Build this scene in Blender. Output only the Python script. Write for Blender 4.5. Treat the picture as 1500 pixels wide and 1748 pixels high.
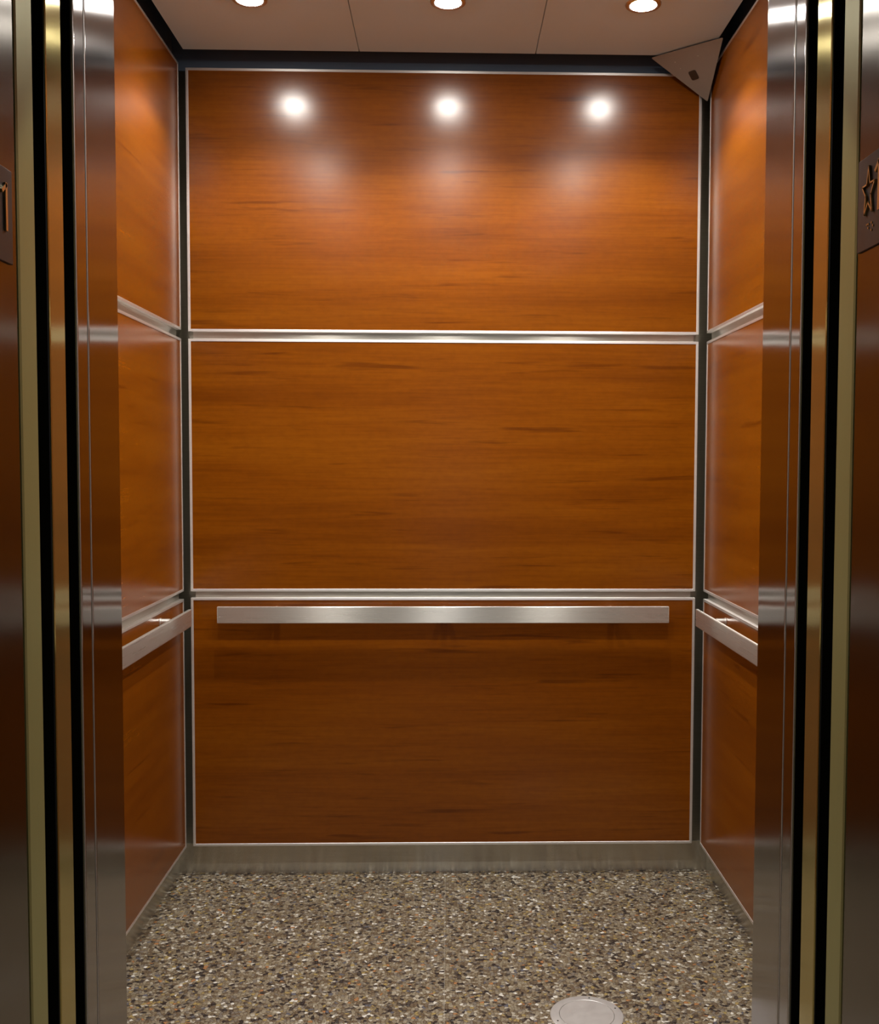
import bpy, bmesh, math, random
from mathutils import Vector, Matrix

random.seed(7)
for o in list(bpy.data.objects):
    bpy.data.objects.remove(o, do_unlink=True)
scene = bpy.context.scene
COL = scene.collection

# ------------------------------------------------------------------ camera
cam_d = bpy.data.cameras.new('camera')
cam = bpy.data.objects.new('camera', cam_d)
COL.objects.link(cam)
scene.camera = cam
P_, Y_, R_ = 0.0481, 0.02467, 0.00316
fw = Vector((math.sin(Y_) * math.cos(P_), math.cos(Y_) * math.cos(P_), -math.sin(P_)))
rt = fw.cross(Vector((0, 0, 1))).normalized()
up = rt.cross(fw)
r2 = math.cos(R_) * rt + math.sin(R_) * up
u2 = -math.sin(R_) * rt + math.cos(R_) * up
m = Matrix((r2, u2, -fw)).transposed().to_4x4()
m.translation = Vector((0.00963, 0.0, 1.32))
cam.matrix_world = m
cam_d.sensor_fit = 'HORIZONTAL'
cam_d.sensor_width = 36.0
cam_d.lens = 36.0 * 1750.0 / 1500.0
cam_d.shift_x = -58.29 / 1500.0
cam_d.shift_y = 0.97 / 1500.0
cam_d.clip_start = 0.02

# ------------------------------------------------------------------ world, exposure
world = bpy.data.worlds.new('world')
scene.world = world
world.use_nodes = True
world.node_tree.nodes['Background'].inputs[0].default_value = (0.012, 0.012, 0.011, 1)
world.node_tree.nodes['Background'].inputs[1].default_value = 1.0
scene.view_settings.view_transform = 'Standard'
scene.view_settings.look = 'None'
scene.view_settings.gamma = 1.0
scene.view_settings.use_curve_mapping = False
scene.view_settings.exposure = 0.0
scene.cycles.max_bounces = 8

# light levels
SPOT_BACK, SPOT_FRONT = 45.0, 37.0
LENS_BACK, LENS_FRONT = 250.0, 250.0
SPOT_ANGLE, SPOT_BLEND = 122.0, 0.5
LAMP_COL = (1.0, 0.96, 0.90)
HALL_POWER = 5.0

# ------------------------------------------------------------------ materials
def new_mat(name):
    mt = bpy.data.materials.new(name)
    mt.use_nodes = True
    nt = mt.node_tree
    b = nt.nodes['Principled BSDF']
    return mt, nt, b

def N(nt, t, **kw):
    n = nt.nodes.new(t)
    for k, v in kw.items():
        setattr(n, k, v)
    return n

def math_n(nt, op, a, b=None, clamp=False):
    n = N(nt, 'ShaderNodeMath', operation=op, use_clamp=clamp)
    for i, v in enumerate((a, b)):
        if v is None:
            continue
        if isinstance(v, (int, float)):
            n.inputs[i].default_value = v
        else:
            nt.links.new(v, n.inputs[i])
    return n.outputs[0]

def ramp(nt, fac, stops, interp='LINEAR'):
    r = N(nt, 'ShaderNodeValToRGB')
    r.color_ramp.interpolation = interp
    el = r.color_ramp.elements
    while len(el) > 1:
        el.remove(el[-1])
    el[0].position, el[0].color = stops[0][0], (*stops[0][1], 1)
    for p, c in stops[1:]:
        e = el.new(p)
        e.color = (*c, 1)
    nt.links.new(fac, r.inputs[0])
    return r.outputs[0]

def plain(name, col, rough=0.5, metal=0.0, spec=0.5):
    mt, nt, b = new_mat(name)
    b.inputs['Base Color'].default_value = (*col, 1)
    b.inputs['Roughness'].default_value = rough
    b.inputs['Metallic'].default_value = metal
    b.inputs['Specular IOR Level'].default_value = spec
    # faint mottling so that no surface is perfectly even
    nz = N(nt, 'ShaderNodeTexNoise')
    nz.inputs['Scale'].default_value = 40
    g = N(nt, 'ShaderNodeNewGeometry')
    nt.links.new(g.outputs['Position'], nz.inputs['Vector'])
    mr = N(nt, 'ShaderNodeMapRange')
    mr.inputs['To Min'].default_value = rough * 0.85
    mr.inputs['To Max'].default_value = min(1.0, rough * 1.15)
    nt.links.new(nz.outputs['Fac'], mr.inputs['Value'])
    nt.links.new(mr.outputs[0], b.inputs['Roughness'])
    return mt

def brushed(name, col, rough, aniso, grain, wave=0.0, streak=0.12, metal=1.0):
    """brushed sheet metal; grain 'h' runs horizontally, 'v' vertically"""
    mt, nt, b = new_mat(name)
    L = nt.links.new
    g = N(nt, 'ShaderNodeNewGeometry')
    sep = N(nt, 'ShaderNodeSeparateXYZ')
    L(g.outputs['Position'], sep.inputs[0])
    xy = math_n(nt, 'ADD', sep.outputs[0], sep.outputs[1])
    cmb = N(nt, 'ShaderNodeCombineXYZ')
    if grain == 'h':
        L(math_n(nt, 'MULTIPLY', xy, 4.0), cmb.inputs[0])
        L(math_n(nt, 'MULTIPLY', sep.outputs[2], 420.0), cmb.inputs[1])
    else:
        L(math_n(nt, 'MULTIPLY', xy, 420.0), cmb.inputs[0])
        L(math_n(nt, 'MULTIPLY', sep.outputs[2], 4.0), cmb.inputs[1])
    nz = N(nt, 'ShaderNodeTexNoise')
    nz.inputs['Scale'].default_value = 1.0
    nz.inputs['Detail'].default_value = 3.0
    L(cmb.outputs[0], nz.inputs['Vector'])
    mr = N(nt, 'ShaderNodeMapRange')
    mr.inputs['To Min'].default_value = rough * 0.92
    mr.inputs['To Max'].default_value = rough * 1.08
    L(nz.outputs['Fac'], mr.inputs['Value'])
    L(mr.outputs[0], b.inputs['Roughness'])
    lo = tuple(c * (1 - streak) for c in col)
    L(ramp(nt, nz.outputs['Fac'], [(0.3, lo), (0.7, col)]), b.inputs['Base Color'])
    b.inputs['Metallic'].default_value = metal
    b.inputs['Anisotropic'].default_value = aniso
    if grain == 'h':
        t = N(nt, 'ShaderNodeCombineXYZ')
        t.inputs[0].default_value = 0.02
        t.inputs[1].default_value = 0.03
        t.inputs[2].default_value = 1.0
        L(t.outputs[0], b.inputs['Tangent'])
    else:
        cr = N(nt, 'ShaderNodeVectorMath', operation='CROSS_PRODUCT')
        L(g.outputs['Normal'], cr.inputs[0])
        cr.inputs[1].default_value = (0, 0, 1)
        ad = N(nt, 'ShaderNodeVectorMath', operation='ADD')
        L(cr.outputs[0], ad.inputs[0])
        ad.inputs[1].default_value = (0.02, 0.03, 0)
        L(ad.outputs[0], b.inputs['Tangent'])
    if wave:
        wz = N(nt, 'ShaderNodeTexNoise')
        wz.inputs['Scale'].default_value = 9.0
        wz.inputs['Detail'].default_value = 1.0
        L(g.outputs['Position'], wz.inputs['Vector'])
        bp = N(nt, 'ShaderNodeBump')
        bp.inputs['Strength'].default_value = 1.0
        bp.inputs['Distance'].default_value = wave
        L(wz.outputs['Fac'], bp.inputs['Height'])
        L(bp.outputs[0], b.inputs['Normal'])
    return mt

def wood_mat():
    mt, nt, b = new_mat('cherry_veneer')
    L = nt.links.new
    g = N(nt, 'ShaderNodeNewGeometry')
    sep = N(nt, 'ShaderNodeSeparateXYZ')
    L(g.outputs['Position'], sep.inputs[0])
    u = math_n(nt, 'ADD', sep.outputs[0], sep.outputs[1])
    v = sep.outputs[2]
    def layer(su, sv, detail, off, dist=0.0):
        c = N(nt, 'ShaderNodeCombineXYZ')
        L(math_n(nt, 'MULTIPLY', u, su), c.inputs[0])
        L(math_n(nt, 'MULTIPLY', v, sv), c.inputs[1])
        c.inputs[2].default_value = off
        n = N(nt, 'ShaderNodeTexNoise')
        n.inputs['Scale'].default_value = 1.0
        n.inputs['Detail'].default_value = detail
        n.inputs['Roughness'].default_value = 0.6
        n.inputs['Distortion'].default_value = dist
        L(c.outputs[0], n.inputs['Vector'])
        return n.outputs['Fac']
    broad = layer(0.9, 13.0, 3.0, 1.3, 0.3)          # wide bands of the veneer
    fine = layer(5.0, 120.0, 3.0, 4.1)               # fine pores
    dash = layer(3.2, 46.0, 2.0, 9.7, 0.2)           # short dark streaks
    fleck = layer(38.0, 60.0, 2.0, 2.2)              # cross figure
    col = ramp(nt, broad, [(0.28, (0.148, 0.0355, 0.0006)), (0.5, (0.190, 0.0490, 0.0008)), (0.72, (0.222, 0.0620, 0.0014))])
    def mul(c_in, fac, amount, stops):
        mx = N(nt, 'ShaderNodeMix', data_type='RGBA', blend_type='MULTIPLY')
        mx.inputs[0].default_value = amount
        L(c_in, mx.inputs[6])
        L(ramp(nt, fac, stops), mx.inputs[7])
        return mx.outputs[2]
    col = mul(col, fine, 0.8, [(0.3, (0.82, 0.78, 0.75)), (0.6, (1, 1, 1))])
    col = mul(col, dash, 0.8, [(0.26, (0.55, 0.48, 0.44)), (0.38, (1, 1, 1))])
    col = mul(col, fleck, 0.6, [(0.3, (0.86, 0.84, 0.82)), (0.6, (1.0, 1.0, 1.0))])
    L(col, b.inputs['Base Color'])
    b.inputs['Roughness'].default_value = 0.23
    b.inputs['IOR'].default_value = 1.5
    # lacquer is not quite flat
    wz = N(nt, 'ShaderNodeTexNoise')
    wz.inputs['Scale'].default_value = 5.0
    L(g.outputs['Position'], wz.inputs['Vector'])
    bp = N(nt, 'ShaderNodeBump')
    bp.inputs['Distance'].default_value = 0.0015
    bp.inputs['Strength'].default_value = 0.5
    L(wz.outputs['Fac'], bp.inputs['Height'])
    L(bp.outputs[0], b.inputs['Normal'])
    return mt

def pebble_mat():
    mt, nt, b = new_mat('pebble_terrazzo')
    L = nt.links.new
    g = N(nt, 'ShaderNodeNewGeometry')
    warp = N(nt, 'ShaderNodeTexNoise')
    warp.inputs['Scale'].default_value = 70.0
    L(g.outputs['Position'], warp.inputs['Vector'])
    wv = N(nt, 'ShaderNodeVectorMath', operation='SCALE')
    L(warp.outputs['Color'], wv.inputs[0])
    wv.inputs[3].default_value = 0.008
    add = N(nt, 'ShaderNodeVectorMath', operation='ADD')
    L(g.outputs['Position'], add.inputs[0])
    L(wv.outputs[0], add.inputs[1])
    vo = N(nt, 'ShaderNodeTexVoronoi', voronoi_dimensions='2D')
    vo.inputs['Scale'].default_value = 120.0
    L(add.outputs[0], vo.inputs['Vector'])
    ed = N(nt, 'ShaderNodeTexVoronoi', voronoi_dimensions='2D', feature='DISTANCE_TO_EDGE')
    ed.inputs['Scale'].default_value = 120.0
    L(add.outputs[0], ed.inputs['Vector'])
    sp = N(nt, 'ShaderNodeSeparateColor')
    L(vo.outputs['Color'], sp.inputs[0])
    stone = ramp(nt, sp.outputs[0], [
        (0.0, (0.028, 0.022, 0.020)), (0.07, (0.060, 0.046, 0.036)), (0.15, (0.125, 0.090, 0.056)), (0.32, (0.180, 0.140, 0.088)),
        (0.50, (0.225, 0.188, 0.130)), (0.64, (0.165, 0.140, 0.112)), (0.74, (0.270, 0.230, 0.165)), (0.83, (0.300, 0.222, 0.088)),
        (0.87, (0.380, 0.345, 0.275)), (0.945, (0.600, 0.580, 0.520)), (0.97, (0.330, 0.160, 0.065)), (0.985, (0.100, 0.100, 0.120))], 'CONSTANT')
    gap = ramp(nt, ed.outputs['Distance'], [(0.0, (0.30, 0.26, 0.22)), (0.10, (1, 1, 1))])
    mx = N(nt, 'ShaderNodeMix', data_type='RGBA', blend_type='MULTIPLY')
    mx.inputs[0].default_value = 1.0
    L(stone, mx.inputs[6])
    L(gap, mx.inputs[7])
    L(mx.outputs[2], b.inputs['Base Color'])
    b.inputs['Roughness'].default_value = 0.3
    # each stone is a little dome with its own tilt
    tilt = math_n(nt, 'MULTIPLY', sp.outputs[1], 0.5)
    dome = math_n(nt, 'MINIMUM', math_n(nt, 'MULTIPLY', ed.outputs['Distance'], 3.0), 0.8)
    h = math_n(nt, 'ADD', dome, tilt)
    bp = N(nt, 'ShaderNodeBump')
    bp.inputs['Strength'].default_value = 0.55
    bp.inputs['Distance'].default_value = 0.0018
    L(h, bp.inputs['Height'])
    L(bp.outputs[0], b.inputs['Normal'])
    return mt

def emit(name, col, strength):
    mt, nt, b = new_mat(name)
    b.inputs['Base Color'].default_value = (0.8, 0.8, 0.8, 1)
    b.inputs['Emission Color'].default_value = (*col, 1)
    b.inputs['Emission Strength'].default_value = strength
    return mt

M = {
    'wood': wood_mat(),
    'floor': pebble_mat(),
    'backing': brushed('brushed_steel_backing', (0.58, 0.55, 0.49), 0.33, 0.95, 'h'),
    'backing_shaded': brushed('brushed_steel_shaded', (0.36, 0.34, 0.29), 0.33, 0.95, 'h'),  # same steel as the backing, corner darkness put into its colour
    'base': brushed('brushed_steel_kickplate', (0.64, 0.61, 0.53), 0.22, 1.0, 'h', metal=0.82),
    'trim': brushed('satin_aluminium_trim', (0.90, 0.88, 0.85), 0.5, 0.5, 'h', streak=0.05),
    'rail': brushed('brushed_steel_rail', (0.82, 0.79, 0.73), 0.28, 1.0, 'h', streak=0.06, metal=0.82),
    'post': plain('polished_steel_post', (0.88, 0.86, 0.83), 0.3, 0.85),
    'return': brushed('brushed_steel_return', (0.37, 0.36, 0.36), 0.13, 1.0, 'v', wave=0.0002, streak=0.05),
    'gold': brushed('gold_toned_door_steel', (0.54, 0.46, 0.17), 0.17, 1.0, 'v', wave=0.0006, metal=0.85, streak=0.06),
    'olive': brushed('olive_toned_door_edge', (0.36, 0.34, 0.14), 0.42, 0.5, 'v', metal=0.4, streak=0.05),
    'jamb': brushed('bronze_toned_jamb', (0.22, 0.21, 0.19), 0.24, 0.95, 'v', wave=0.0004, streak=0.04),
    'black': plain('black_gap_shade', (0.004, 0.004, 0.005), 0.8, 0.0, 0.1),  # flat black that puts the shade of gaps and holes into colour
    'shaft': plain('dark_shaft_shade', (0.01, 0.01, 0.01), 0.9, 0.0, 0.1),  # near black for the darkness of the shaft; also the hidden floor base
    'ceiling': plain('taupe_ceiling_laminate', (0.72, 0.88, 0.98), 0.45),
    'canopy': plain('dark_canopy_and_cove_shade', (0.11, 0.145, 0.20), 0.35, 0.0, 0.4),  # canopy colour, also painted on as the darkness above the wall panels
    'filler': plain('pale_joint_filler', (0.26, 0.24, 0.20), 0.6),
    'glint': plain('edge_glint_metal', (0.62, 0.60, 0.57), 0.45, 0.8),  # brighter metal for the light line along the return edges
    'ring': plain('satin_nickel_ring', (0.75, 0.72, 0.70), 0.3, 1.0),
    'lens_back': emit('lamp_lens', (1.0, 0.95, 0.88), LENS_BACK),
    'lens_front': emit('lamp_lens_frosted', (1.0, 0.95, 0.88), LENS_FRONT),
    'cam_plate': plain('satin_grey_cover', (0.36, 0.31, 0.26), 0.45, 0.55),
    'cam_glass': plain('smoked_lens_window', (0.02, 0.015, 0.012), 0.15),
    'cap': plain('satin_steel_cap', (0.66, 0.66, 0.65), 0.42, 0.7),
    'plate': plain('dark_bronze_plate', (0.026, 0.019, 0.016), 0.4),
    'char': plain('raised_brass_character', (0.62, 0.50, 0.26), 0.3, 1.0),
    'hall_wall': plain('hall_wall_paint', (0.42, 0.39, 0.30), 0.7),
    'hall_floor': plain('hall_stone_floor', (0.16, 0.14, 0.12), 0.35),
    'hall_ceiling': plain('hall_ceiling_paint', (0.6, 0.58, 0.52), 0.8),
    'hall_lens': emit('hall_lamp_lens', (1.0, 0.94, 0.78), 1.5),
    'daylight': emit('daylight_pane', (0.62, 0.80, 1.0), 0.9),
}

# ------------------------------------------------------------------ mesh helpers
def box(bm, x0, x1, y0, y1, z0, z1, bevel=0.0, seg=1):
    vs = [bm.verts.new((x, y, z)) for z in (z0, z1) for y in (y0, y1) for x in (x0, x1)]
    fs = [(0, 2, 3, 1), (4, 5, 7, 6), (0, 1, 5, 4), (1, 3, 7, 5), (3, 2, 6, 7), (2, 0, 4, 6)]
    faces = [bm.faces.new([vs[i] for i in f]) for f in fs]
    if bevel:
        es = list({e for f in faces for e in f.edges})
        bmesh.ops.bevel(bm, geom=es, offset=bevel, segments=seg, affect='EDGES', profile=0.5)

def cyl(bm, c, axis, r, h, n=32, r_top=None, bevel=0.0):
    """a closed cylinder from c along axis (unit vector) of length h"""
    axis = Vector(axis).normalized()
    q = Vector((0, 0, 1)).rotation_difference(axis)
    prof = [(r, 0.0), (r if r_top is None else r_top, h)]
    if bevel:
        prof = [(r, 0.0), (r, h - bevel), (r - bevel, h)]
    rings = []
    for (rr, hh) in prof:
        rings.append([bm.verts.new(Vector(c) + q @ Vector((rr * math.cos(2 * math.pi * k / n), rr * math.sin(2 * math.pi * k / n), hh))) for k in range(n)])
    for a, b_ in zip(rings[:-1], rings[1:]):
        for k in range(n):
            bm.faces.new((a[k], a[(k + 1) % n], b_[(k + 1) % n], b_[k]))
    bm.faces.new(list(reversed(rings[0])))
    bm.faces.new(rings[-1])

def lathe(bm, c, prof, n=48, close=True):
    """rings about +z through c; prof = [(r, z)...]"""
    rings = [[bm.verts.new((c[0] + r * math.cos(2 * math.pi * k / n), c[1] + r * math.sin(2 * math.pi * k / n), c[2] + z)) for k in range(n)] for r, z in prof]
    pairs = list(zip(rings[:-1], rings[1:]))
    if close:
        pairs.append((rings[-1], rings[0]))
    for a, b_ in pairs:
        for k in range(n):
            bm.faces.new((a[k], a[(k + 1) % n], b_[(k + 1) % n], b_[k]))

def prism(bm, pts, d):
    """polygon pts (3D, planar) extruded by vector d"""
    a = [bm.verts.new(p) for p in pts]
    b_ = [bm.verts.new(Vector(p) + Vector(d)) for p in pts]
    n = len(pts)
    bm.faces.new(a)
    bm.faces.new(list(reversed(b_)))
    for k in range(n):
        bm.faces.new((a[k], b_[k], b_[(k + 1) % n], a[(k + 1) % n]))

def world_loc(o):
    v = Vector((0, 0, 0))
    while o is not None:
        v += o.location
        o = o.parent
    return v

def obj(name, bm, mat, parent=None, smooth=False, origin=None):
    """links a bmesh given in world coordinates as one mesh object"""
    bmesh.ops.recalc_face_normals(bm, faces=bm.faces)
    off = Vector(origin) if origin is not None else (world_loc(parent) if parent else Vector((0, 0, 0)))
    bmesh.ops.translate(bm, verts=bm.verts, vec=-off)
    me = bpy.data.meshes.new(name)
    bm.to_mesh(me)
    bm.free()
    me.materials.append(mat)
    if smooth:
        for p in me.polygons:
            p.use_smooth = True
        me.set_sharp_from_angle(angle=math.radians(35))
    o = bpy.data.objects.new(name, me)
    COL.objects.link(o)
    if smooth:
        wn_ = o.modifiers.new('weighted_normals', 'WEIGHTED_NORMAL')
        wn_.keep_sharp = True
        wn_.weight = 100
    if parent:
        o.parent = parent
        o.location = off - world_loc(parent)
    else:
        o.location = off
    return o

def empty(name, loc):
    o = bpy.data.objects.new(name, None)
    COL.objects.link(o)
    o.location = loc
    o.empty_display_size = 0.05
    return o

def tag(o, label=None, cat=None, group=None, kind=None):
    for k, v in (('label', label), ('category', cat), ('group', group), ('kind', kind)):
        if v:
            o[k] = v
    return o

def struct(name, boxes, mat, label=None, cat=None, bevel=0.0, seg=1):
    bm = bmesh.new()
    for bx in boxes:
        box(bm, *bx, bevel=bevel, seg=seg)
    o = obj(name, bm, mat)
    return tag(o, label, cat, kind='structure')

# ------------------------------------------------------------------ key dimensions (metres)
W = 0.8177          # side panel faces at x = +-W
D = 3.2265          # back panel face
BX0, BX1 = -0.799, 0.7945   # back panels, left and right edges
SY = 3.211          # side panels end here
PT = 0.0365         # panels stand this far off the steel backing
ZT, Z1B, Z2T, Z2B, Z3T, Z3B = 2.529, 1.7256, 1.7035, 0.9150, 0.8951, 0.1006
J = 0.53            # half of the door opening
YF = 1.695          # inner face of the car front
CEIL = 2.561
TOP = 2.76

# ------------------------------------------------------------------ floor
fl = struct('floor', [(-W - PT - 0.01, W + PT + 0.01, 1.50, D + PT + 0.01, -0.06, -0.012)], M['shaft'],
            'pebbled resin floor of the lift car', 'floor')
for x0, x1 in ((-W - PT, 0.0015), (0.0025, W + PT)):
    bm = bmesh.new()
    box(bm, x0, x1, 1.56, D + PT, -0.012, 0.0)
    obj('floor_panel', bm, M['floor'], fl)
bm = bmesh.new()
box(bm, 0.0015, 0.0025, 1.56, D + PT, -0.012, -0.0002)
obj('joint_filler', bm, M['filler'], fl)
bm = bmesh.new()
box(bm, -J - 0.05, J + 0.05, 1.42, 1.56, -0.012, 0.0)
obj('door_sill', bm, M['return'], fl)

# ------------------------------------------------------------------ walls: steel backing, wood panels, aluminium edge trims
def wood_panel(wall, plane, a0, a1, z0, z1, s=1, open_end=False):
    """plane 'y': faces -y at y = D, a = x range; plane 'x': faces the car at x = s*W, a = y range"""
    tw, proud, dep = 0.0080, 0.0014, PT
    def bx(bm, p0, p1, q0, q1, f0, f1, bevel=0.0):
        # p along the wall, q up, f depth out of the wall measured from the backing
        if plane == 'y':
            box(bm, p0, p1, D + PT - f1, D + PT - f0, q0, q1, bevel)
        else:
            xs = sorted((s * (W + PT - f0), s * (W + PT - f1)))
            box(bm, xs[0], xs[1], p0, p1, q0, q1, bevel)
    bm = bmesh.new()
    bx(bm, a0 + 0.002, a1 - 0.002, z0 + 0.002, z1 - 0.002, 0.0, dep)
    pn = obj('wood_panel', bm, M['wood'], wall)
    bm = bmesh.new()
    bx(bm, a0, a0 + tw, z0 + 0.0003, z1 - 0.0003, 0.001, dep + proud, 0.0006)
    bx(bm, a1 - tw, a1, z0 + 0.0003, z1 - 0.0003, 0.001, dep + proud, 0.0006)
    bx(bm, a0 + tw * 0.9, a1 - tw * 0.9, z1 - tw, z1, 0.001, dep + proud, 0.0006)
    bx(bm, a0 + tw * 0.9, a1 - tw * 0.9, z0, z0 + tw, 0.001, dep + proud, 0.0006)
    tr = obj('edge_trim', bm, M['trim'], pn)
    tr['label'] = 'bright satin metal edging around the wood panel'
    return pn

levels = ((Z1B, ZT, 'upper'), (Z2B, Z2T, 'middle'), (Z3B, Z3T, 'lower'))
wb = struct('wall_back', [(-W - PT - 0.02, W + PT + 0.02, D + PT, D + PT + 0.02, 0.0, TOP)], M['backing_shaded'],
            'back wall of brushed steel carrying three wood panels', 'wall')
for z0, z1, nm in levels:
    pn = wood_panel(wb, 'y', BX0, BX1, z0, z1)
    pn['label'] = nm + ' glossy cherry wood panel on the back wall'
walls = {}
for s, side in ((-1, 'left'), (1, 'right')):
    xs = sorted((s * (W + PT), s * (W + PT + 0.02)))
    ws = struct('wall_' + side, [(xs[0], xs[1], YF, D + PT, 0.0, TOP)], M['backing_shaded'],
                side + ' side wall of brushed steel carrying three wood panels', 'wall')
    walls[s] = ws
    for z0, z1, nm in levels:
        g0 = 0.0022
        pn = wood_panel(ws, 'x', YF + 0.03, SY, z0 + (g0 if nm != 'lower' else 0.002), z1 + (0.009 if nm == 'upper' else -g0 * 0.6), s)
        pn['label'] = nm + ' glossy cherry wood panel on the ' + side + ' wall'

RV = 0.011          # shallow steel reveal in the joints between panels
for z0, z1 in ((Z1B, Z2T), (Z2B, Z3T)):
    za, zb = min(z0, z1) - 0.006, max(z0, z1) + 0.006
    bm = bmesh.new()
    box(bm, BX0 + 0.013, BX1 - 0.013, D + RV, D + PT, za, zb)
    obj('reveal_strip', bm, M['backing'], wb)
    for s, ws in ((-1, walls[-1]), (1, walls[1])):
        xs = sorted((s * (W + RV), s * (W + PT)))
        bm = bmesh.new()
        box(bm, xs[0], xs[1], YF + 0.04, SY - 0.013, za, zb)
        obj('reveal_strip', bm, M['backing'], ws)
bm = bmesh.new()
box(bm, -W - PT, W + PT, D + PT - 0.006, D + PT, ZT + 0.002, TOP)
obj('cove_shade', bm, M['canopy'], wb)  # dark sheet over the steel, standing in for its dark reflection
for s, ws in ((-1, walls[-1]), (1, walls[1])):
    xs = sorted((s * (W + PT - 0.006), s * (W + PT)))
    bm = bmesh.new()
    box(bm, xs[0], xs[1], YF, D + PT - 0.006, ZT + 0.011, TOP)
    obj('cove_shade', bm, M['canopy'], ws)  # same painted darkness above the side panels

struct('baseboard_back', [(-W - PT, W + PT, D + PT - 0.004, D + PT, 0.0, Z3B - 0.004)], M['base'],
       'brushed steel kick plate along the foot of the back wall', 'baseboard')
for s, side in ((-1, 'left'), (1, 'right')):
    xs = sorted((s * (W + PT), s * (W + PT - 0.004)))
    struct('baseboard_' + side, [(xs[0], xs[1], YF, D + PT - 0.004, 0.0, Z3B - 0.004)], M['base'],
           'brushed steel kick plate along the foot of the %s wall' % side, 'baseboard')

# ------------------------------------------------------------------ ceiling: dark canopy, dropped island of three panels
struct('ceiling_canopy', [(-W - PT - 0.02, W + PT + 0.02, YF - 0.02, D + PT + 0.02, TOP, TOP + 0.03)], M['canopy'],
       'dark canopy above the dropped ceiling panels', 'ceiling')
CX0, CX1, CY0, CY1 = -0.7915, 0.796, 1.76, 3.168
ce = struct('ceiling', [(CX0 + 0.03, CX1 - 0.03, CY0 + 0.03, CY1 - 0.03, CEIL + 0.018, CEIL + 0.04)], M['canopy'],
            'dropped ceiling of three taupe panels with downlights', 'ceiling')
seams = (CX0, -0.2625, 0.2715, CX1)
for k in range(3):
    bm = bmesh.new()
    box(bm, seams[k] + (0.001 if k else 0), seams[k + 1] - (0.001 if k < 2 else 0), CY0, CY1, CEIL, CEIL + 0.018, 0.001)
    obj('ceiling_panel', bm, M['ceiling'], ce)
# hangers that carry the island from the canopy
for hx in (-0.55, 0.55):
    for hy in (2.0, 2.95):
        bm = bmesh.new()
        box(bm, hx - 0.012, hx + 0.012, hy - 0.012, hy + 0.012, CEIL + 0.04, TOP)
        obj('hanger', bm, M['canopy'], ce)

# ------------------------------------------------------------------ car front: returns, header
for s, side in ((-1, 'left'), (1, 'right')):
    def X(a, b_):
        return sorted((s * a, s * b_))
    wf = struct('wall_front_' + side, [(*X(J, W + PT + 0.02), 1.508, YF, 0.0, 2.16)], M['return'],
                'brushed steel front return of the lift car at the %s of the opening' % side, 'wall', bevel=0.003, seg=2)
    # narrow cover strip at the leading edge with its shadow groove
    bm = bmesh.new()
    box(bm, *X(J - 0.0026, J + 0.006), 1.5090, 1.5520, 0.0, 2.16, 0.0038, 4)
    obj('cover_strip', bm, M['return'], wf, smooth=True)
    bm = bmesh.new()
    box(bm, *X(J - 0.0006, J + 0.004), 1.5518, 1.5562, 0.0, 2.16)
    obj('shadow_groove', bm, M['black'], wf)
    bm = bmesh.new()
    box(bm, *X(J - 0.0026, J + 0.006), 1.5560, YF - 0.001, 0.0, 2.16, 0.0034, 4)
    obj('cover_sheet', bm, M['return'], wf, smooth=True)
    for yb in (1.5088, 1.5548):
        bm = bmesh.new()
        cyl(bm, (s * (J - 0.0008), yb, 0.0), (0, 0, 1), 0.0019, 2.16, 12)
        obj('edge_glint', bm, M['glint'], wf)  # added only to draw the bright highlight along the edge
    bm = bmesh.new()
    box(bm, *X(J + 0.0015, J + 0.12), 1.5055, 1.5085, 0.0, 2.16)
    obj('gap_shade', bm, M['black'], wf)  # black strip painting the shade in the gap before the car front
struct('wall_front_header', [(-W - PT - 0.02, W + PT + 0.02, 1.508, YF, 2.161, TOP)], M['return'],
       'brushed steel header over the lift car opening', 'wall')

# ------------------------------------------------------------------ doors, drawn back into their pockets
dn = 1
for s, side in ((-1, 'left'), (1, 'right')):
    def X(a, b_):
        return sorted((s * a, s * b_))
    d = struct('door_%d' % dn, [(*X(J, J + 0.54), 1.412, 1.4695, 0.008, 2.15)], M['gold'],
               'gold toned inner lift door drawn back at the %s, leading edge showing' % side, 'door', bevel=0.003, seg=2)
    bm = bmesh.new()
    box(bm, *X(J + 0.002, J + 0.12), 1.409, 1.4125, 0.008, 2.15)
    obj('gap_shade', bm, M['black'], d)  # black strip painting the shade in the gap between the doors
    dn += 1
for s, side in ((-1, 'left'), (1, 'right')):
    def X(a, b_):
        return sorted((s * a, s * b_))
    d = struct('door_%d' % dn, [(*X(J, J + 0.54), 1.3135, 1.371, 0.008, 2.15)], M['olive'],
               'olive toned landing door drawn back at the %s, leading edge showing' % side, 'door', bevel=0.005, seg=2)
    dn += 1

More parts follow.
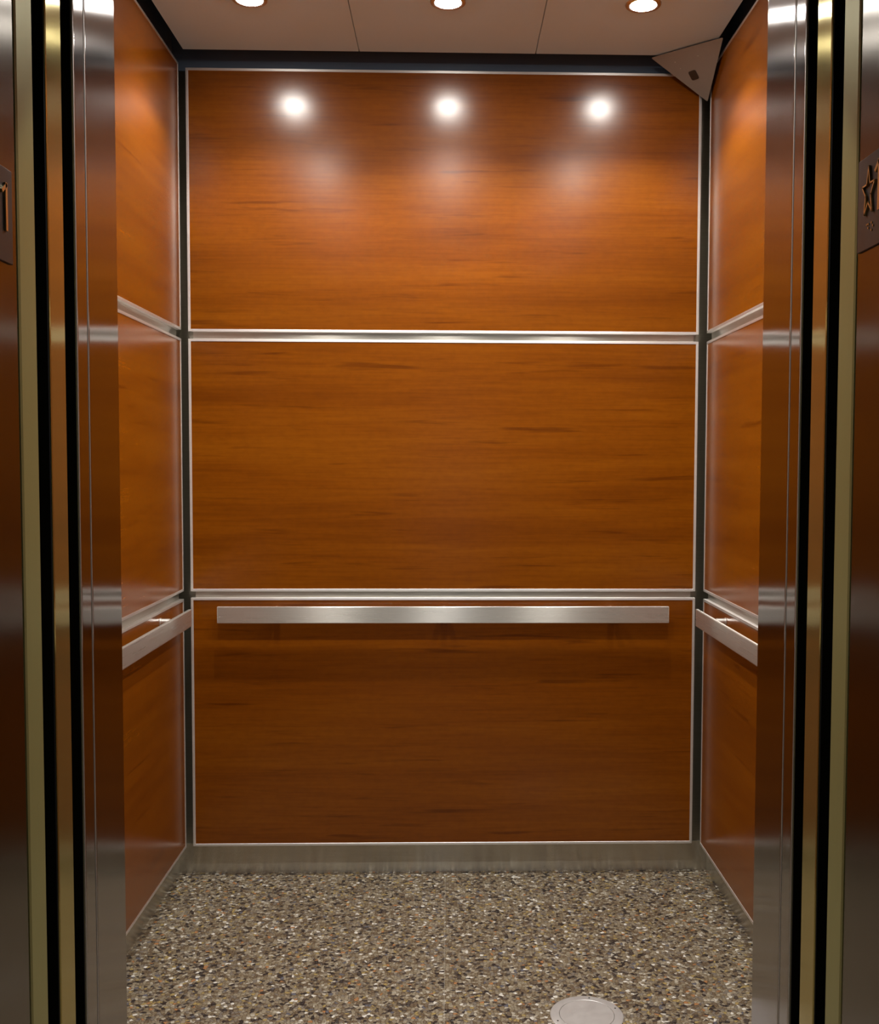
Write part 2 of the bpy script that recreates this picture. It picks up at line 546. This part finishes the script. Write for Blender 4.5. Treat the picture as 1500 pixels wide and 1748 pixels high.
# ------------------------------------------------------------------ landing frame and the hall the photograph is taken from
for k, s in ((1, -1), (2, 1)):
    xs = sorted((s * J, s * (J + 0.05)))
    struct('trim_%d' % k, [(xs[0], xs[1], 1.03, 1.3085, 0.0, 2.18)], M['jamb'],
           'bronze toned metal jamb of the lift entrance at the %s' % ('left' if s < 0 else 'right'), 'door frame', bevel=0.002)
struct('trim_3', [(-J - 0.05, J + 0.05, 1.03, 1.3085, 2.181, 2.24)], M['jamb'], 'bronze toned metal head of the lift entrance', 'door frame')
for s, side in ((-1, 'left'), (1, 'right')):
    xs = sorted((s * (J + 0.05), s * 2.6))
    struct('wall_hall_' + side, [(xs[0], xs[1], 1.06, 1.30, 0.0, 2.8)], M['hall_wall'], 'painted hall wall at the %s of the lift entrance' % side, 'wall')
    xs = sorted((s * 1.16, s * 1.20))
    struct('wall_shaft_' + side, [(xs[0], xs[1], 1.30, YF + 0.1, -0.1, 2.8)], M['shaft'], 'unseen black shaft wall added behind the %s door pocket to keep its gap dark' % side, 'wall')  # unseen walls added in black so the door gaps stay dark
    xs = sorted((s * 2.6, s * 2.65))
    struct('wall_hall_end_' + side, [(xs[0], xs[1], -5.0, 1.30, 0.0, 2.8)], M['hall_wall'], 'painted end wall of the hall on the %s' % side, 'wall')
struct('wall_hall_over', [(-J - 0.05, J + 0.05, 1.06, 1.30, 2.24, 2.8)], M['hall_wall'], 'painted hall wall over the lift entrance', 'wall')
struct('floor_hall', [(-2.65, 2.65, -5.0, 1.415, -0.06, 0.0)], M['hall_floor'], 'dark stone floor of the hall', 'floor')
struct('ceiling_hall', [(-2.65, 2.65, -5.0, 1.50, 2.8, 2.85)], M['hall_ceiling'], 'pale ceiling of the hall', 'ceiling')
# far hall wall with one tall narrow window, whose cool light shows on the kick plate
WX0, WX1 = -0.12, 0.16
struct('wall_hall_far', [(-2.65, WX0, -5.05, -5.0, 0.0, 2.8), (WX1, 2.65, -5.05, -5.0, 0.0, 2.8),
                         (WX0, WX1, -5.05, -5.0, 2.3, 2.8)], M['hall_wall'], 'painted wall at the far side of the hall', 'wall')
wn = struct('window_1', [(WX0, WX1, -5.045, -5.035, 0.0, 2.3)], M['daylight'], 'tall narrow window in the far hall wall', 'window')
bm = bmesh.new()
for a in (WX0, WX1 - 0.02):
    box(bm, a, a + 0.02, -5.034, -5.0, 0.0, 2.3)
obj('window_frame', bm, M['return'], wn)

# ------------------------------------------------------------------ downlights
def spot(name, parent, power, loc, angle, blend, col, radius=0.03):
    ld = bpy.data.lights.new(name, 'SPOT')
    ld.energy = power
    ld.color = col
    ld.spot_size = math.radians(angle)
    ld.spot_blend = blend
    ld.shadow_soft_size = radius
    o = bpy.data.objects.new(name, ld)
    COL.objects.link(o)
    o.parent = parent
    o.location = Vector(loc) - world_loc(parent)
    return o

def downlight(x, y, z, lens_mat, power, label, group, angle=SPOT_ANGLE, blend=SPOT_BLEND, col=LAMP_COL):
    t = tag(empty('downlight', (x, y, z)), label, 'downlight', group)
    bm = bmesh.new()
    lathe(bm, (x, y, z), [(0.036, 0.004), (0.036, -0.003), (0.040, -0.0045), (0.047, -0.003), (0.049, -0.0002), (0.049, 0.004)])
    obj('trim_ring', bm, M['ring'], t, smooth=True)
    bm = bmesh.new()
    n = 40
    prof = [(0.0355, -0.0005), (0.030, -0.0042), (0.018, -0.0065), (0.0001, -0.0075)]
    rings = [[bm.verts.new((x + r * math.cos(2 * math.pi * k / n), y + r * math.sin(2 * math.pi * k / n), z + h)) for k in range(n)] for r, h in prof]
    for a, b_ in zip(rings[:-1], rings[1:]):
        for k in range(n):
            bm.faces.new((a[k], a[(k + 1) % n], b_[(k + 1) % n], b_[k]))
    bm.faces.new(rings[-1])
    obj('lens', bm, lens_mat, t, smooth=True)
    spot('lamp_light', t, power, (x, y, z - 0.012), angle, blend, col)
    return t

LX = (-0.526, 0.006, 0.534)
for x, nm in zip(LX, ('leftmost of the three', 'middle one of the three', 'rightmost of the three')):
    downlight(x, 2.825, CEIL, M['lens_back'], SPOT_BACK, 'round ceiling downlight near the back wall, ' + nm, 'lift ceiling downlights')
for x, nm in zip(LX, ('left', 'middle', 'right')):
    downlight(x, 2.03, CEIL, M['lens_front'], SPOT_FRONT, 'round ceiling downlight above the doorway end, %s panel' % nm, 'lift ceiling downlights')
for x, nm in ((-0.9, 'left'), (0.9, 'right')):
    downlight(x, -0.6, 2.8, M['hall_lens'], HALL_POWER, 'round downlight in the hall ceiling before the %s jamb' % nm, 'hall downlights', 150.0, 0.8, (1.0, 0.95, 0.78))

# ------------------------------------------------------------------ handrails: flat bar on round posts
RZ0, RZ1 = 0.8195, 0.8720
def handrail(kind, label):
    if kind == 'back':
        t = empty('handrail', (0.0, D - 0.04, RZ0))
        bm = bmesh.new()
        box(bm, -0.709, 0.7035, D - 0.0405, D - 0.0305, RZ0, RZ1, 0.0022, 2)
        spots = [((px, D - 0.0305, 0.857), (0, 1, 0), 0.0300) for px in (-0.53, -0.003, 0.525)]
    else:
        s = -1 if kind == 'left' else 1
        t = empty('handrail', (s * (W - 0.04), 2.45, RZ0))
        xs = sorted((s * (W - 0.0390), s * (W - 0.0290)))
        bm = bmesh.new()
        box(bm, xs[0], xs[1], 1.80, 3.154, RZ0 - 0.004, RZ1 - 0.003, 0.0022, 2)
        spots = [((s * (W - 0.0290), py, 0.8620), (s, 0, 0), 0.0285) for py in (2.0, 2.475, 2.946)]
    tag(t, label, 'handrail', 'steel handrails on the lift walls')
    obj('bar', bm, M['rail'], t)
    for c, ax, ln in spots:
        bm = bmesh.new()
        cyl(bm, c, ax, 0.0092, ln, 28)
        p = obj('post', bm, M['post'], t, smooth=True)
        bm = bmesh.new()
        e = Vector(c) + Vector(ax) * (ln - 0.003)
        cyl(bm, e, ax, 0.0112, 0.0030, 28)
        obj('flange', bm, M['post'], p, smooth=True)
    return t

handrail('back', 'flat brushed steel handrail across the back wall')
handrail('left', 'flat brushed steel handrail on the left wall')
handrail('right', 'flat brushed steel handrail on the right wall')

# ------------------------------------------------------------------ triangular security camera cover in the upper corner
A = Vector((0.6241, 3.1732, 2.5555))
B = Vector((0.8031, 3.0170, 2.5555))
C = Vector((0.8085, 3.2120, 2.4400))
nrm = (B - A).cross(C - A).normalized()
if nrm.y > 0:
    nrm = -nrm
t = tag(empty('security_camera_cover', C), 'triangular grey metal camera cover across the upper back corner', 'camera')
bm = bmesh.new()
cen = (A + B + C) / 3
def rounded(pts, r, n=4):
    out = []
    k = len(pts)
    for i in range(k):
        p, a, b_ = pts[i], pts[i - 1], pts[(i + 1) % k]
        da, db = (a - p).normalized(), (b_ - p).normalized()
        for j in range(n + 1):
            f = j / n
            out.append(p + da * r * (1 - f) ** 2 + db * r * f ** 2)
    return out
prism(bm, rounded([A, B, C], 0.006), -nrm * 0.002)
obj('cover_plate', bm, M['cam_plate'], t)
e1 = (B - A).normalized()
e2 = nrm.cross(e1).normalized()
if e2.z > 0:
    e2 = -e2
# where the sight line through the window meets the plate is a fixed point of the cover
lc = A * 0.30 + B * 0.22 + C * 0.48
bm = bmesh.new()
h = 0.0125
ca, sa = math.cos(math.radians(-4)), math.sin(math.radians(-4))
f1, f2 = e1 * ca + e2 * sa, -e1 * sa + e2 * ca
sq = [lc + f1 * h * a + f2 * h * 1.25 * b_ for a, b_ in ((-1, -1), (1, -1), (1, 1), (-1, 1))]
prism(bm, [p + nrm * 0.0004 for p in rounded(sq, 0.006)], nrm * 0.001)
obj('lens_window', bm, M['cam_glass'], t)
for a, b_, c_ in ((0.52, 0.17, 0.31), (0.62, 0.20, 0.18), (0.30, 0.52, 0.18)):
    bm = bmesh.new()
    cyl(bm, A * a + B * b_ + C * c_ + nrm * 0.0001, nrm, 0.0017, 0.0008, 12)
    obj('screw', bm, M['ring'], t)

# ------------------------------------------------------------------ round steel cap set in the floor
cc = (0.3433, 2.387, 0.0)
t = tag(empty('floor_access_cover', cc), 'round satin steel access cover set into the pebbled floor', 'floor cover')
bm = bmesh.new()
lathe(bm, cc, [(0.0660, 0.0), (0.0660, 0.0024), (0.0665, 0.0028), (0.0850, 0.0024), (0.0876, 0.0008), (0.0876, 0.0)], 64)
obj('rim', bm, M['cap'], t, smooth=True)
bm = bmesh.new()
cyl(bm, cc, (0, 0, 1), 0.0652, 0.0028, 64, bevel=0.0006)
obj('lid', bm, M['cap'], t)
for ang in (20, 78, 200, 258):
    bm = bmesh.new()
    cyl(bm, (cc[0] + 0.077 * math.cos(math.radians(ang)), cc[1] + 0.077 * math.sin(math.radians(ang)), 0.0024), (0, 0, 1), 0.0022, 0.0004, 12)
    obj('screw_hole', bm, M['black'], t)

# ------------------------------------------------------------------ floor number plates on the jambs: star and 1 with braille
def number_plate(s, y0, y1, z0, z1, star_y, one_y, zb, zt, label):
    t = tag(empty('floor_number_plate', (s * J, (y0 + y1) / 2, z0)), label, 'sign', 'floor number plates on the lift jambs')
    fx = s * (J - 0.003)      # front face of the plate
    rd = s                    # reading direction: to a reader facing the jamb, text runs along -y on the right jamb, +y on the left
    xs = sorted((s * J, fx))
    bm = bmesh.new()
    box(bm, xs[0], xs[1], y0, y1, z0, z1, 0.0006)
    obj('plate', bm, M['plate'], t)
    up_x = -s * 0.0026        # characters stand proud towards the opening
    def pt(y, z):
        return Vector((fx, y, z))
    def stroke(bm, p, q, w):
        dy, dz = q[0] - p[0], q[1] - p[1]
        ln = math.hypot(dy, dz)
        ny, nz = -dz / ln * w / 2, dy / ln * w / 2
        ey, ez = dy / ln * w * 0.4, dz / ln * w * 0.4
        prism(bm, [pt(p[0] + ny - ey, p[1] + nz - ez), pt(q[0] + ny + ey, q[1] + nz + ez), pt(q[0] - ny + ey, q[1] - nz + ez), pt(p[0] - ny - ey, p[1] - nz - ez)], (up_x, 0, 0))
    # five-pointed star in outline
    hgt = zt - zb
    R = hgt * 0.54
    cz = zb + hgt * 0.46
    pts = []
    for k in range(10):
        a = math.pi / 2 + k * math.pi / 5
        r = R if k % 2 == 0 else R * 0.40
        pts.append((star_y + 0.62 * r * math.cos(a), cz + r * math.sin(a)))
    bm = bmesh.new()
    for k in range(10):
        stroke(bm, pts[k], pts[(k + 1) % 10], 0.0020)
    obj('star_emblem', bm, M['char'], t)
    # the numeral 1: stem and flag (the flag points to the start of the line)
    dirn = -1 if s < 0 else 1    # +y is the start side on the right jamb
    bm = bmesh.new()
    stroke(bm, (one_y, zb), (one_y, zt - 0.001), 0.0052)
    stroke(bm, (one_y, zt - 0.002), (one_y + dirn * 0.0105, zt - 0.010), 0.0046)
    obj('numeral', bm, M['char'], t)
    bm = bmesh.new()
    yb = star_y
    for dy_, dz_ in ((0, 0), (0.0045, 0), (0.0045, -0.0045), (0.014, 0), (0.0185, -0.0045), (0.014, -0.009)):
        cyl(bm, (fx, yb - s * (dy_ - 0.006), zb - 0.012 + dz_), (-s, 0, 0), 0.0014, 0.001, 10)
    obj('braille', bm, M['char'], t)
    return t

number_plate(-1, 1.180, 1.2908, 1.5620, 1.6755, 1.2230, 1.2690, 1.6010, 1.6555, 'dark plate with star and numeral one on the left jamb')
number_plate(1, 1.204, 1.3030, 1.5865, 1.7010, 1.2660, 1.2350, 1.6280, 1.6860, 'dark plate with star and numeral one on the right jamb')
